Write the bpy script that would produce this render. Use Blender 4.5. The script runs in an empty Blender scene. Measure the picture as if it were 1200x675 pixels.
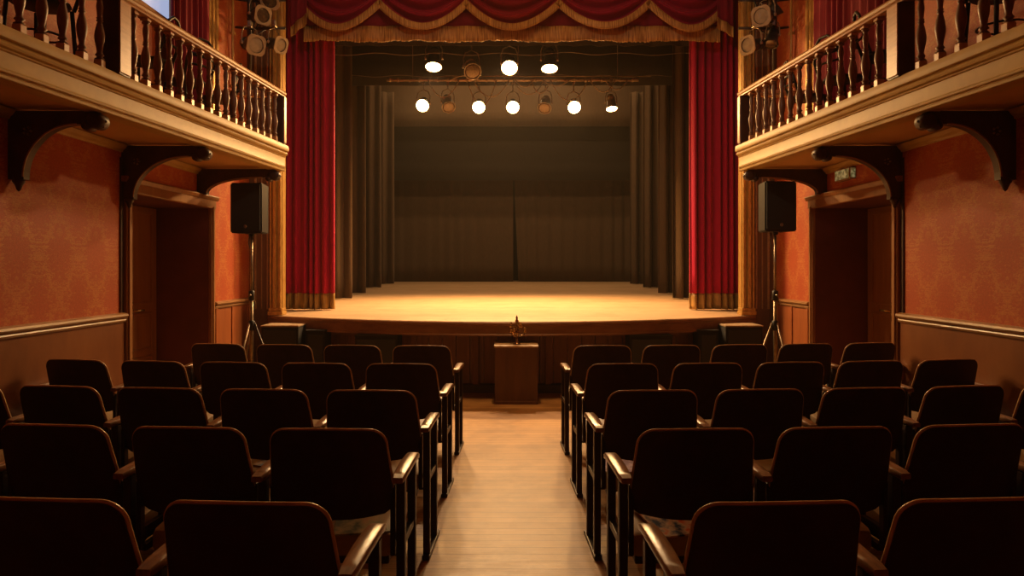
import bpy, bmesh, math, random
from mathutils import Vector, Matrix
R = random.Random(7)
PI = math.pi
scene = bpy.context.scene
COL = scene.collection

# ------------------------------------------------------------------ helpers
SPLIT = {'collar', 'end_block', 'foot_bar', 'knob', 'side_iron', 'face_panel', 'corner_trim', 'cross_arm', 'batten', 'moulding', 'base_step'}
def link(name, bm, mats, parent=None, smooth=False):
    if name in SPLIT and parent is not None:
        left = set(bm.verts); islands = []
        while left:
            st = [left.pop()]; isl = set(st)
            while st:
                v = st.pop()
                for e in v.link_edges:
                    w = e.other_vert(v)
                    if w in left: left.discard(w); isl.add(w); st.append(w)
            islands.append(isl)
        if len(islands) > 1:
            bm.verts.index_update(); keys = [{v.index for v in i} for i in islands]; last = None
            for k in keys[1:]:
                c = bm.copy(); c.verts.ensure_lookup_table()
                bmesh.ops.delete(c, geom=[v for v in c.verts if v.index not in k], context='VERTS')
                last = _link(name, c, mats, parent, smooth)
            bm.verts.ensure_lookup_table()
            bmesh.ops.delete(bm, geom=[v for v in bm.verts if v.index not in keys[0]], context='VERTS')
    return _link(name, bm, mats, parent, smooth)
def _link(name, bm, mats, parent=None, smooth=False):
    me = bpy.data.meshes.new(name)
    bmesh.ops.recalc_face_normals(bm, faces=bm.faces)
    bm.to_mesh(me); bm.free()
    if not isinstance(mats, (list, tuple)): mats = [mats]
    for m in mats: me.materials.append(m)
    if smooth:
        for p in me.polygons: p.use_smooth = True
    o = bpy.data.objects.new(name, me); COL.objects.link(o)
    if parent is not None: o.parent = parent
    return o

def thing(name, label, cat, loc=(0, 0, 0), rz=0.0, group=None):
    o = bpy.data.objects.new(name, None); COL.objects.link(o)
    o.empty_display_size = .1
    o.location = loc; o.rotation_euler = (0, 0, rz)
    o['label'] = label; o['category'] = cat
    if group: o['group'] = group
    return o

def tag(o, label, cat, group=None):
    o['label'] = label; o['category'] = cat
    if group: o['group'] = group
    return o

def struct(name, bm, m, smooth=False):
    o = link(name, bm, m, None, smooth); o['kind'] = 'structure'; return o

def box(bm, x0, x1, y0, y1, z0, z1, bev=0.0, mi=0, M=None):
    v = [bm.verts.new(Vector((x, y, z)) if M is None else M @ Vector((x, y, z)))
         for x in (x0, x1) for y in (y0, y1) for z in (z0, z1)]
    idx = [(0, 1, 3, 2), (4, 6, 7, 5), (0, 4, 5, 1), (2, 3, 7, 6), (0, 2, 6, 4), (1, 5, 7, 3)]
    fs = [bm.faces.new([v[i] for i in q]) for q in idx]
    for f in fs: f.material_index = mi
    if bev > 0:
        es = list({e for f in fs for e in f.edges})
        r = bmesh.ops.bevel(bm, geom=es, offset=bev, segments=2, affect='EDGES', profile=.5)
        for f in r['faces']: f.material_index = mi
    return v

def prism(bm, pts, axis, a0, a1, mi=0, M=None):
    """extrude a 2-D polygon along axis ('x','y','z')"""
    def P(p, a):
        if axis == 'x': q = (a, p[0], p[1])
        elif axis == 'y': q = (p[0], a, p[1])
        else: q = (p[0], p[1], a)
        q = Vector(q)
        return M @ q if M is not None else q
    A = [bm.verts.new(P(p, a0)) for p in pts]; B = [bm.verts.new(P(p, a1)) for p in pts]
    n = len(pts)
    fs = [bm.faces.new(A), bm.faces.new(B[::-1])]
    for i in range(n): fs.append(bm.faces.new((A[i], A[(i+1) % n], B[(i+1) % n], B[i])))
    for f in fs: f.material_index = mi
    return fs

def sweep(bm, prof, frames, cap=True, mi=0):
    """prof: 2-D points; frames: list of functions (p)->Vector"""
    rings = [[bm.verts.new(f(p)) for p in prof] for f in frames]
    n = len(prof)
    for a, b in zip(rings, rings[1:]):
        for i in range(n):
            f = bm.faces.new((a[i], a[(i+1) % n], b[(i+1) % n], b[i])); f.material_index = mi
    if cap:
        bm.faces.new(rings[0][::-1]).material_index = mi
        bm.faces.new(rings[-1]).material_index = mi

def tube(bm, pts, r, seg=8, mi=0, closed=False, M=None):
    pts = [Vector(p) for p in pts]
    if M is not None: pts = [M @ p for p in pts]
    n = len(pts); rings = []
    prev = None
    for i, p in enumerate(pts):
        if closed: t = pts[(i+1) % n] - pts[i-1]
        else: t = pts[min(i+1, n-1)] - pts[max(i-1, 0)]
        t.normalize()
        if prev is None:
            u = t.orthogonal().normalized()
        else:
            u = (prev - t * prev.dot(t)).normalized()
        prev = u; w = t.cross(u)
        rr = r[i] if isinstance(r, (list, tuple)) else r
        rings.append([bm.verts.new(p + rr * (math.cos(2*PI*k/seg) * u + math.sin(2*PI*k/seg) * w)) for k in range(seg)])
    pairs = list(zip(rings, rings[1:]))
    if closed: pairs.append((rings[-1], rings[0]))
    for a, b in pairs:
        for k in range(seg):
            f = bm.faces.new((a[k], a[(k+1) % seg], b[(k+1) % seg], b[k])); f.material_index = mi
    if not closed:
        bm.faces.new(rings[0][::-1]).material_index = mi
        bm.faces.new(rings[-1]).material_index = mi

def lathe(bm, prof, seg=16, M=None, mi=0):
    """prof: list of (r, z)"""
    rings = []
    for r, z in prof:
        ring = []
        for k in range(seg):
            p = Vector((max(r, .0004)*math.cos(2*PI*k/seg), max(r, .0004)*math.sin(2*PI*k/seg), z))
            ring.append(bm.verts.new(M @ p if M is not None else p))
        rings.append(ring)
    for a, b in zip(rings, rings[1:]):
        for k in range(seg):
            bm.faces.new((a[k], a[(k+1) % seg], b[(k+1) % seg], b[k])).material_index = mi
    bm.faces.new(rings[0][::-1]).material_index = mi
    bm.faces.new(rings[-1]).material_index = mi

def autosmooth(o, ang=35):
    me = o.data
    bm = bmesh.new(); bm.from_mesh(me)
    for f in bm.faces: f.smooth = True
    for e in bm.edges:
        if len(e.link_faces) == 2 and e.calc_face_angle(0) > math.radians(ang): e.smooth = False
    bm.to_mesh(me); bm.free()
    return o

# ------------------------------------------------------------------ materials
class N:
    def __init__(s, name):
        s.m = bpy.data.materials.new(name); s.m.use_nodes = True
        s.t = s.m.node_tree; s.b = s.t.nodes['Principled BSDF']
    def n(s, typ, **kw):
        x = s.t.nodes.new(typ)
        for k, v in kw.items():
            if k in x.inputs.keys() and not hasattr(x, k): x.inputs[k].default_value = v
            else: setattr(x, k, v)
        return x
    def l(s, a, b): s.t.links.new(a, b)
    def math(s, op, a, b=None, clamp=False):
        x = s.t.nodes.new('ShaderNodeMath'); x.operation = op; x.use_clamp = clamp
        for i, v in enumerate((a, b)):
            if v is None: continue
            if isinstance(v, (int, float)): x.inputs[i].default_value = v
            else: s.l(v, x.inputs[i])
        return x.outputs[0]
    def ramp(s, fac, stops):
        x = s.t.nodes.new('ShaderNodeValToRGB'); e = x.color_ramp.elements
        while len(e) < len(stops): e.new(.5)
        for k, (p, c) in enumerate(stops):
            e[k].position = p; e[k].color = (*c, 1)
        s.l(fac, x.inputs[0]); return x.outputs[0]
    def coords(s):
        tc = s.n('ShaderNodeTexCoord'); return tc.outputs['Object']
    def noise(s, vec, scale=5, detail=4, rough=.55, stretch=None):
        if stretch:
            mp = s.n('ShaderNodeMapping'); mp.inputs['Scale'].default_value = stretch
            s.l(vec, mp.inputs[0]); vec = mp.outputs[0]
        x = s.n('ShaderNodeTexNoise'); x.inputs['Scale'].default_value = scale
        x.inputs['Detail'].default_value = detail; x.inputs['Roughness'].default_value = rough
        s.l(vec, x.inputs['Vector']); return x.outputs[0]
    def mix(s, f, a, b, mode='MIX'):
        x = s.t.nodes.new('ShaderNodeMixRGB'); x.blend_type = mode
        for i, v in enumerate((f, a, b)):
            if isinstance(v, (int, float)): x.inputs[i].default_value = v
            elif isinstance(v, tuple): x.inputs[i].default_value = (*v, 1)
            else: s.l(v, x.inputs[i])
        return x.outputs[0]
    def bump(s, h, st=.3, dist=.01):
        x = s.n('ShaderNodeBump'); x.inputs['Strength'].default_value = st; x.inputs['Distance'].default_value = dist
        s.l(h, x.inputs['Height']); s.l(x.outputs[0], s.b.inputs['Normal'])
    def set(s, rough=.5, metal=0, spec=.5):
        s.b.inputs['Roughness'].default_value = rough; s.b.inputs['Metallic'].default_value = metal
        s.b.inputs['Specular IOR Level'].default_value = spec
        return s.m

def mottled(name, c1, c2, rough=.5, scale=6, stretch=None, metal=0, spec=.5, bump=0):
    a = N(name); v = a.coords(); f = a.noise(v, scale, 5, .6, stretch)
    c = a.ramp(f, [(.3, c1), (.7, c2)]); a.l(c, a.b.inputs['Base Color'])
    if bump: a.bump(f, bump, .01)
    return a.set(rough, metal, spec)

def planks(name, c1, c2, c3, w, l, rough, axis_swap=False, scratches=.5):
    a = N(name); v = a.coords()
    br = a.n('ShaderNodeTexBrick'); br.offset = .37; br.offset_frequency = 2
    br.inputs['Scale'].default_value = 1; br.inputs['Brick Width'].default_value = l
    br.inputs['Row Height'].default_value = w; br.inputs['Mortar Size'].default_value = .0022
    br.inputs['Mortar Smooth'].default_value = .3; br.inputs['Bias'].default_value = 0
    br.inputs['Color1'].default_value = (*c1, 1); br.inputs['Color2'].default_value = (*c2, 1)
    br.inputs['Mortar'].default_value = (*c3, 1)
    if axis_swap:
        mp = a.n('ShaderNodeMapping'); mp.inputs['Rotation'].default_value = (0, 0, PI/2); a.l(v, mp.inputs[0]); v2 = mp.outputs[0]
    else:
        mp = a.n('ShaderNodeMapping'); mp.inputs['Location'].default_value = (.75, 0, 0); a.l(v, mp.inputs[0]); v2 = mp.outputs[0]
    a.l(v2, br.inputs['Vector'])
    g = a.noise(v2, 9, 7, .65, (.5, 9, 1))
    gr = a.ramp(g, [(.3, (.62, .62, .62)), (.72, (1.12, 1.12, 1.12))])
    c = a.mix(.8, br.outputs[0], gr, 'MULTIPLY')
    st = a.noise(v2, 2.3, 6, .7)
    stc = a.ramp(st, [(.38, (.58, .52, .46)), (.55, (1, 1, 1))])
    c = a.mix(scratches, c, stc, 'MULTIPLY')
    a.l(c, a.b.inputs['Base Color'])
    sc = a.noise(v2, 14, 8, .75, (.35, 3, 1))
    rr = a.n('ShaderNodeMapRange'); a.l(sc, rr.inputs[0]); rr.inputs[3].default_value = rough - .12; rr.inputs[4].default_value = rough + .2
    a.set(rough); a.l(rr.outputs[0], a.b.inputs['Roughness'])
    h = a.mix(.75, g, br.outputs['Fac'], 'SUBTRACT'); a.bump(h, .25, .004)
    a.b.inputs['Specular IOR Level'].default_value = .35
    return a.m

def damask(name, base, ornament):
    a = N(name); v = a.coords(); sp = a.n('ShaderNodeSeparateXYZ'); a.l(v, sp.inputs[0])
    P, Q = .42, .62
    u = a.math('DIVIDE', sp.outputs['Y'], P); w = a.math('DIVIDE', sp.outputs['Z'], Q)
    # mirrored cell coordinates give a symmetric ornament
    mu = a.math('PINGPONG', u, .5); mw = a.math('FRACT', w)
    cb = a.n('ShaderNodeCombineXYZ'); a.l(a.math('MULTIPLY', mu, 1.0), cb.inputs[0])
    s1 = a.math('MULTIPLY', a.math('SINE', a.math('MULTIPLY', w, 2*PI)), .55)
    c1 = a.math('MULTIPLY', a.math('COSINE', a.math('MULTIPLY', w, 2*PI)), .55)
    a.l(s1, cb.inputs[1]); a.l(c1, cb.inputs[2])
    n1 = a.n('ShaderNodeTexNoise'); n1.inputs['Scale'].default_value = 12; n1.inputs['Detail'].default_value = 3.5
    n1.inputs['Distortion'].default_value = 1.2; a.l(cb.outputs[0], n1.inputs['Vector'])
    # ogee lattice
    cu = a.math('COSINE', a.math('MULTIPLY', u, 2*PI)); cw = a.math('COSINE', a.math('MULTIPLY', w, 2*PI))
    lat = a.math('ABSOLUTE', a.math('ADD', cu, cw))
    fld = a.math('ADD', a.math('MULTIPLY', a.math('SUBTRACT', n1.outputs[0], .5), 6.0), a.math('MULTIPLY', a.math('SUBTRACT', 1.15, lat), .62))
    f = a.ramp(fld, [(.2, (0, 0, 0)), (.75, (1, 1, 1))])
    wear = a.noise(v, 1.7, 6, .7); wf = a.ramp(wear, [(.3, (.35, .35, .35)), (.7, (.95, .95, .95))])
    f2 = a.mix(1, f, wf, 'MULTIPLY')
    c = a.mix(f2, base, ornament)
    fine = a.noise(v, 60, 4, .7); fc = a.ramp(fine, [(.3, (.72, .7, .68)), (.65, (1.08, 1.08, 1.08))])
    c = a.mix(.7, c, fc, 'MULTIPLY'); a.l(c, a.b.inputs['Base Color'])
    a.bump(f2, .15, .003)
    return a.set(.55, 0, .35)

def velvet(name, col, sheen, rough=.75, bump=.2):
    a = N(name); v = a.coords(); f = a.noise(v, 30, 3, .6, (1, 1, .25))
    c = a.mix(f, tuple(x*.75 for x in col), tuple(x*1.15 for x in col)); a.l(c, a.b.inputs['Base Color'])
    a.b.inputs['Sheen Weight'].default_value = .5; a.b.inputs['Sheen Tint'].default_value = (*sheen, 1)
    a.b.inputs['Sheen Roughness'].default_value = .4
    a.bump(f, bump, .004)
    return a.set(rough, 0, .25)

def fringe_mat(name, c1, c2, scale=90):
    a = N(name); v = a.coords(); sp = a.n('ShaderNodeSeparateXYZ'); a.l(v, sp.inputs[0])
    cb = a.n('ShaderNodeCombineXYZ'); a.l(a.math('ADD', sp.outputs['X'], a.math('MULTIPLY', sp.outputs['Y'], .7)), cb.inputs[0])
    a.l(a.math('MULTIPLY', sp.outputs['Z'], .05), cb.inputs[1])
    n = a.n('ShaderNodeTexNoise'); n.inputs['Scale'].default_value = scale; n.inputs['Detail'].default_value = 3; a.l(cb.outputs[0], n.inputs['Vector'])
    c = a.ramp(n.outputs[0], [(.36, c1), (.62, c2)]); a.l(c, a.b.inputs['Base Color']); a.bump(n.outputs[0], .8, .01)
    return a.set(.55, 0, .4)

def emit(name, col, st):
    m = bpy.data.materials.new(name); m.use_nodes = True; b = m.node_tree.nodes['Principled BSDF']
    b.inputs['Base Color'].default_value = (*col, 1); b.inputs['Emission Color'].default_value = (*col, 1)
    b.inputs['Emission Strength'].default_value = st
    return m

M_floor = planks('worn_oak_boards', (.52, .285, .105), (.37, .19, .068), (.08, .032, .01), .085, 3.7, .40, scratches=.75)
M_stage = planks('stage_boards', (.60, .40, .22), (.53, .34, .18), (.30, .18, .09), .14, 3.2, .48, scratches=.3)
M_paper = damask('damask_wallpaper', (.47, .09, .028), (.58, .21, .055))
M_wains = mottled('wainscot_wood', (.17, .052, .014), (.27, .095, .026), .42, 3, (1, 1.2, .5), bump=.06)
M_wainsR = mottled('wainscot_wood_red', (.30, .08, .022), (.42, .13, .035), .45, 5, (3, 3, .4), bump=.08)
M_rail = mottled('chair_rail_wood', (.27, .13, .045), (.40, .21, .08), .38, 12, (3, .6, 3))
M_ochre = mottled('ochre_paint', (.46, .275, .06), (.58, .38, .09), .5, 5, bump=.1)
M_soffit = mottled('soffit_plaster', (.56, .30, .085), (.64, .36, .115), .6, 1.5, bump=.04)
M_gold = mottled('aged_gilding', (.42, .22, .045), (.66, .40, .11), .38, 18, (2, 2, .6), metal=.35, bump=.2)
M_hand = mottled('handrail_wood', (.42, .20, .08), (.60, .32, .14), .38, 8, (4, .5, 4))
M_balu = mottled('turned_dark_wood', (.12, .045, .018), (.24, .10, .04), .42, 20, (1, 1, .5))
M_dark = mottled('dark_wood', (.035, .012, .007), (.07, .025, .012), .45, 8, (1, 1, 1), bump=.1)
M_panelw = mottled('proscenium_panel_wood', (.10, .04, .015), (.17, .075, .03), .5, 7, (3, 3, .5), bump=.1)
M_door = mottled('door_wood', (.26, .11, .035), (.36, .16, .05), .42, 6, (3, 3, .35), bump=.08)
M_revl = mottled('reveal_shade', (.12, .026, .012), (.17, .038, .018), .6, 4)  # dark red with the shade of the doorway put into it
M_riser = mottled('stage_front_wood', (.16, .055, .02), (.25, .09, .03), .45, 5, (4, 4, .4), bump=.1)
M_lip = mottled('stage_edge_wood', (.20, .08, .03), (.29, .13, .05), .42, 6, (.7, 3, 3), bump=.08)
M_red = velvet('red_velvet', (.40, .003, .042), (1, .15, .2))
M_redm = velvet('swag_red_velvet', (.27, .002, .030), (1, .15, .2))
M_redd = velvet('deep_red_velvet', (.20, .003, .024), (1, .15, .2))
M_fringe = fringe_mat('gold_fringe', (.26, .10, .022), (.62, .33, .09))
M_band = fringe_mat('gold_curtain_hem', (.22, .11, .022), (.48, .27, .065), 40)
M_black = velvet('black_serge', (.030, .023, .017), (.5, .4, .3), .85, .1)
M_drop = velvet('hazed_black_serge', (.085, .052, .027), (.6, .45, .3), .85, .1)  # brown lift puts stage haze into the black cloth's colour
M_chair = mottled('dark_stained_plywood', (.032, .010, .008), (.05, .017, .012), .5, 14, (1, 1, 1), spec=.3)
M_rim = mottled('plywood_rim_highlight', (.50, .31, .15), (.68, .46, .25), .26, 20)  # pale gold paints the backlit rim highlight on to the edge
M_seat = mottled('tan_seat_leather', (.36, .23, .10), (.48, .32, .15), .5, 9, bump=.08)
M_arm = mottled('worn_armrest_wood', (.14, .06, .03), (.34, .17, .08), .3, 16, (3, .7, 1), bump=.08)
M_iron = mottled('dark_iron', (.022, .010, .007), (.04, .018, .011), .4, 12, metal=.2)
M_blk = mottled('black_plastic', (.008, .007, .006), (.013, .011, .010), .5, 30)
M_grl = mottled('speaker_grille', (.010, .009, .009), (.022, .02, .018), .6, 180)
M_blk2 = mottled('black_carpeted_cabinet', (.010, .008, .007), (.018, .015, .012), .8, 60)
M_ply = mottled('cabinet_top_wood', (.32, .22, .12), (.42, .30, .18), .5, 6)
M_steel = mottled('worn_steel', (.20, .15, .10), (.38, .29, .19), .35, 30, metal=.8)
M_can = mottled('lantern_black_metal', (.03, .026, .022), (.06, .05, .042), .4, 30, metal=.5)
M_cangrey = mottled('lantern_bare_metal', (.30, .24, .17), (.5, .40, .28), .35, 30, metal=.7)
M_lensoff = mottled('unlit_lens_glass', (.36, .29, .18), (.48, .39, .25), .15, 20)
M_lensdk = mottled('dark_lens_glass', (.10, .065, .035), (.22, .15, .08), .12, 40, metal=.4)
M_pipe = mottled('painted_steel_pipe', (.42, .30, .17), (.62, .46, .28), .35, 40, metal=.3)
M_frame = mottled('lantern_cream_frame', (.42, .30, .16), (.55, .42, .24), .4, 14)
M_lens = emit('lit_lens', (1, .56, .20), 36)
M_bronze = mottled('dark_bronze', (.22, .12, .055), (.40, .24, .11), .2, 25, metal=.9)
M_brass = mottled('brass', (.55, .36, .13), (.7, .48, .2), .25, 20, metal=.9)
M_ped = mottled('pedestal_wood', (.10, .038, .014), (.15, .06, .022), .42, 5, (3, 3, .5))
M_pedtop = mottled('pedestal_top', (.48, .34, .2), (.58, .42, .26), .4, 5)
M_cable = mottled('cable_rubber', (.30, .21, .12), (.42, .30, .18), .4, 20)
M_ceil = mottled('ceiling_plaster', (.30, .20, .11), (.38, .26, .14), .7, 2)
M_wire = mottled('thin_wire', (.14, .10, .07), (.2, .15, .1), .4, 20)

# ------------------------------------------------------------------ camera
cam = bpy.data.cameras.new('camera'); co = bpy.data.objects.new('camera', cam); COL.objects.link(co)
cam.sensor_width = 36; cam.lens = 24; cam.shift_y = -25.5/1200
co.location = (0, 0, 1.47); co.rotation_euler = (PI/2, 0, 0)
cam.clip_start = .05; scene.camera = co

WX = 3.2           # side wall inner face
CEIL = 5.95
D0, D1, DH = 5.70, 7.20, 2.08     # doorway
STAGE_H = lambda y: .86 + .021*(y - 7.5)
LIP = lambda x: 7.5 + .088*x*x

# ------------------------------------------------------------------ room
bm = bmesh.new(); box(bm, -3.9, 3.9, -5, 8.9, -.12, 0); struct('floor', bm, M_floor)
bm = bmesh.new(); box(bm, -3.9, 3.9, -5, 8.9, CEIL, CEIL+.15); struct('ceiling', bm, M_ceil)
bm = bmesh.new(); box(bm, -3.9, 3.9, -5.2, -5, 0, CEIL); struct('wall_back', bm, M_paper)
for s, nm in ((-1, 'left'), (1, 'right')):
    def X(a, b): return (min(s*a, s*b), max(s*a, s*b))
    bm = bmesh.new()
    for (y0, y1, z0, z1) in ((-5, D0, 0, CEIL), (D1, 8.35, 0, CEIL), (D0, D1, DH, CEIL)):
        box(bm, *X(WX, WX+.62), y0, y1, z0, z1)
    # the reveal faces get the shade-darkened colour
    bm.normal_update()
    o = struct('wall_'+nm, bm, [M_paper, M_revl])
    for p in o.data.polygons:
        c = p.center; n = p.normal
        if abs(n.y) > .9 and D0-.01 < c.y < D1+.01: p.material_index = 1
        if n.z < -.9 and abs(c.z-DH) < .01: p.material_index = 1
    # wainscot boards below the chair rail
    bm = bmesh.new()
    box(bm, *X(WX-.018, WX+.01), -5, D0-.10, 0, 1.02)
    struct('trim_1' if s < 0 else 'trim_2', bm, M_wains)
    bm = bmesh.new()
    box(bm, *X(WX-.018, WX+.01), D1+.10, 8.30, 0, 1.02)
    for y in (7.32, 7.74, 8.2): box(bm, *X(WX-.03, WX-.01), y, y+.05, 0, 1.02, .004)
    struct('trim_3' if s < 0 else 'trim_4', bm, M_wainsR)
    # chair rail
    prof = [(0, 1.015), (.03, 1.015), (.036, 1.03), (.03, 1.042), (.045, 1.05), (.055, 1.065), (.05, 1.08), (.02, 1.09), (0, 1.09)]
    bm = bmesh.new()
    for (a, b) in ((-5, D0-.095), (D1+.095, 8.3)):
        sweep(bm, prof, [lambda p, a=a: Vector((s*(WX-p[0]), a, p[1])), lambda p, b=b: Vector((s*(WX-p[0]), b, p[1]))])
    struct('trim_5' if s < 0 else 'trim_6', bm, M_rail)
    bm = bmesh.new()
    for (a, b) in ((-5, D0-.095), (D1+.095, 8.3)): box(bm, *X(WX-.035, WX), a, b, 0, .14, .008)
    struct('baseboard_'+nm, bm, M_dark)
    # door casing
    bm = bmesh.new()
    for (a, b) in ((D0-.09, D0), (D1, D1+.09)):
        box(bm, *X(WX-.035, WX), a, b, 0, DH+.02, .008)
        box(bm, *X(WX-.048, WX-.03), a+.02, b-.05, 0, DH+.02, .004)
    box(bm, *X(WX-.04, WX), D0-.10, D1+.10, DH, DH+.09, .008)
    prof = [(0, DH+.085), (.045, DH+.085), (.055, DH+.10), (.062, DH+.12), (.058, DH+.13), (0, DH+.13)]
    sweep(bm, prof, [lambda p: Vector((s*(WX-p[0]), D0-.13, p[1])), lambda p: Vector((s*(WX-p[0]), D1+.13, p[1]))])
    struct('trim_7' if s < 0 else 'trim_8', bm, M_door)
    # door (closed, at the back of the deep reveal)
    bm = bmesh.new(); dx = WX+.54
    y0, y1 = D0+.02, D1-.02
    box(bm, *X(dx, dx+.05), y0, y1, 0, DH-.01)
    for (ya, yb) in ((y0, 6.38), (6.46, y1)):
        for (za, zb) in ((.12, .55), (.62, 1.0), (1.08, 2.02)):
            # raised rails and sunk panel edges
            box(bm, *X(dx-.012, dx+.01), ya+.10, yb-.10, za, za+.02, .003)
            box(bm, *X(dx-.012, dx+.01), ya+.10, yb-.10, zb-.02, zb, .003)
            box(bm, *X(dx-.012, dx+.01), ya+.10, ya+.12, za, zb, .003)
            box(bm, *X(dx-.012, dx+.01), yb-.12, yb-.10, za, zb, .003)
    box(bm, *X(dx-.02, dx+.01), 6.39, 6.45, 0, DH-.01, .004)
    dr = struct('door_1' if s < 0 else 'door_2', bm, M_door)
    bm = bmesh.new()
    tube(bm, [(s*dx, 6.70, 1.03), (s*(dx-.06), 6.70, 1.03), (s*(dx-.065), 6.72, 1.03), (s*(dx-.065), 6.82, 1.03)], .010, 8)
    box(bm, *X(dx-.008, dx), 6.675, 6.725, .93, 1.12, .003)
    h = link('door_handle', bm, M_brass, dr, True); h['label'] = 'brass lever handle'
    # crown moulding at the soffit
    bm = bmesh.new()
    prof = [(0, 2.405), (.012, 2.405), (.018, 2.42), (.035, 2.435), (.045, 2.45), (.055, 2.462), (0, 2.462)]
    sweep(bm, prof, [lambda p: Vector((s*(WX-p[0]), -5, p[1])), lambda p: Vector((s*(WX-p[0]), 7.05, p[1]))])
    struct('trim_9' if s < 0 else 'trim_10', bm, M_ochre)
    # gilded pilaster strip on the upper side wall
    bm = bmesh.new()
    box(bm, *X(WX-.05, WX), 7.02, 7.34, 2.46, CEIL, .006)
    for y in (7.07, 7.16, 7.25): box(bm, *X(WX-.068, WX-.045), y, y+.045, 2.46, CEIL, .008)
    struct('trim_11' if s < 0 else 'trim_12', bm, M_gold)

# pipe / conduit run on the right and left upper wall
for s in (-1, 1):
    bm = bmesh.new()
    tube(bm, [(s*(WX-.03), 7.75, 2.5), (s*(WX-.03), 7.75, 3.9), (s*(WX-.04), 7.72, 4.05), (s*(WX-.03), 7.75, 4.2), (s*(WX-.03), 7.75, CEIL)], .014, 8)
    for z in (2.9, 3.5, 4.1, 4.7): box(bm, s*(WX-.03)-.028, s*(WX-.03)+.028, 7.73, 7.77, z, z+.03, .004)
    tag(link('wall_conduit', bm, M_gold, None, True), 'thin painted conduit running up the %s wall near the stage' % ('left' if s < 0 else 'right'), 'pipe')

# ------------------------------------------------------------------ proscenium wall
bm = bmesh.new()
for s in (-1, 1):
    box(bm, min(s*2.93, s*3.82), max(s*2.93, s*3.82), 8.35, 8.75, 0, CEIL)
box(bm, -2.94, 2.94, 8.35, 8.75, 5.45, CEIL)
struct('wall_front', bm, M_panelw)
for s in (-1, 1):
    side = 'left' if s < 0 else 'right'
    t = thing('proscenium_column', 'tall gilded fluted column on the %s of the stage opening' % side, 'column', (s*2.86, 8.33, STAGE_H(8.33)), 0)
    # plinth, fluted shaft
    bm = bmesh.new(); h = CEIL - STAGE_H(8.33) - .004
    box(bm, -.09, .09, -.10, .07, 0, .05, .008); box(bm, -.084, .084, -.09, .065, .05, .09, .01)
    link('base', bm, M_gold, t)
    bm = bmesh.new(); box(bm, -.08, .08, -.06, .06, .09, h, .006)
    link('shaft', bm, M_gold, t)
    for k, (a, b, d) in enumerate(((-.074, -.045, .085), (-.028, .012, .10), (.034, .070, .085))):
        if s > 0: a, b = -b, -a
        bm = bmesh.new(); prism(bm, [(a, -.055), (a, -d+.012), (a+.006, -d), (b-.006, -d), (b, -d+.012), (b, -.055)], 'z', .09, h)
        autosmooth(link('fillet', bm, M_gold, t))
    # dark panelled strip between the column and the side wall
    t = thing('pilaster_panel', 'dark brown moulded wall panel between the %s gilded column and the side wall' % side, 'panel', (s*3.075, 8.34, .0), 0)
    bm = bmesh.new(); box(bm, -.12, .12, -.03, .0, 0, CEIL-.005, .004); link('board', bm, M_panelw, t)
    bm = bmesh.new()
    for x in (-.105, .045): box(bm, s*x-.012+.0, s*x+.012, -.05, -.02, .95, CEIL-.02, .006)
    for x in (-.03,): box(bm, s*x-.006, s*x+.006, -.045, -.02, .95, CEIL-.02, .004)
    link('moulding', bm, M_rail, t)
# small gilded capital blocks at the very top edge of view
for s in (-1, 1):
    bm = bmesh.new()
    lathe(bm, [(.0, 0), (.05, .01), (.075, .05), (.06, .09), (.085, .13), (.095, .17), (.08, .20), (0, .21)], 14, Matrix.Translation((s*2.80, 8.10, 4.77)))
    box(bm, s*2.80-.1, s*2.80+.1, 8.05, 8.27, 4.98, 5.03, .01)
    tag(link('gilded_bracket', bm, M_gold, None, True), 'carved gilded boss on the %s column at the valance corner' % ('left' if s < 0 else 'right'), 'ornament')

# ------------------------------------------------------------------ stage house
bm = bmesh.new()
box(bm, -5.4, -5.2, 8.75, 18.6, 0, 7.4); struct('wall_stage_left', bm, M_black)
bm = bmesh.new(); box(bm, 5.2, 5.4, 8.75, 18.6, 0, 7.4); struct('wall_stage_right', bm, M_black)
bm = bmesh.new(); box(bm, -5.4, 5.4, 18.6, 18.8, 0, 7.4); struct('wall_stage_back', bm, M_black)
bm = bmesh.new(); box(bm, -5.4, 5.4, 8.75, 18.8, 7.4, 7.5); struct('ceiling_stage', bm, M_black)
bm = bmesh.new()
for s in (-1, 1): box(bm, min(s*3.8, s*5.4), max(s*3.8, s*5.4), 8.75, 8.9, 0, 7.4)
box(bm, -3.85, 3.85, 8.76, 8.9, 5.5, 7.4)
struct('wall_stage_front', bm, M_black)

stage = thing('stage', 'raised wooden stage with a curved front edge behind the red curtains', 'stage', (0, 7.5, 0))
# deck (thin slab following the rake)
bm = bmesh.new(); nx = 40
xs = [-2.95 + 5.9*i/nx for i in range(nx+1)]
top = []; bot = []
for x in xs:
    y = LIP(x)
    row = []
    for yy in (y, 8.76): row.append((x, yy))
    top.append([bm.verts.new((x, yy-7.5, STAGE_H(yy))) for _, yy in row])
    bot.append([bm.verts.new((x, yy-7.5, STAGE_H(yy)-.03)) for _, yy in row])
for i in range(nx):
    bm.faces.new((top[i][0], top[i+1][0], top[i+1][1], top[i][1])); bm.faces.new((bot[i][0], bot[i][1], bot[i+1][1], bot[i+1][0]))
    bm.faces.new((top[i][0], bot[i][0], bot[i+1][0], top[i+1][0])); bm.faces.new((top[i][1], top[i+1][1], bot[i+1][1], bot[i][1]))
for i in (0, nx): bm.faces.new((top[i][0], top[i][1], bot[i][1], bot[i][0]))
a = [(-5.15, 8.76), (5.15, 8.76), (5.15, 18.55), (-5.15, 18.55)]
T = [bm.verts.new((x, y-7.5, STAGE_H(y))) for x, y in a]; B = [bm.verts.new((x, y-7.5, STAGE_H(y)-.03)) for x, y in a]
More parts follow.
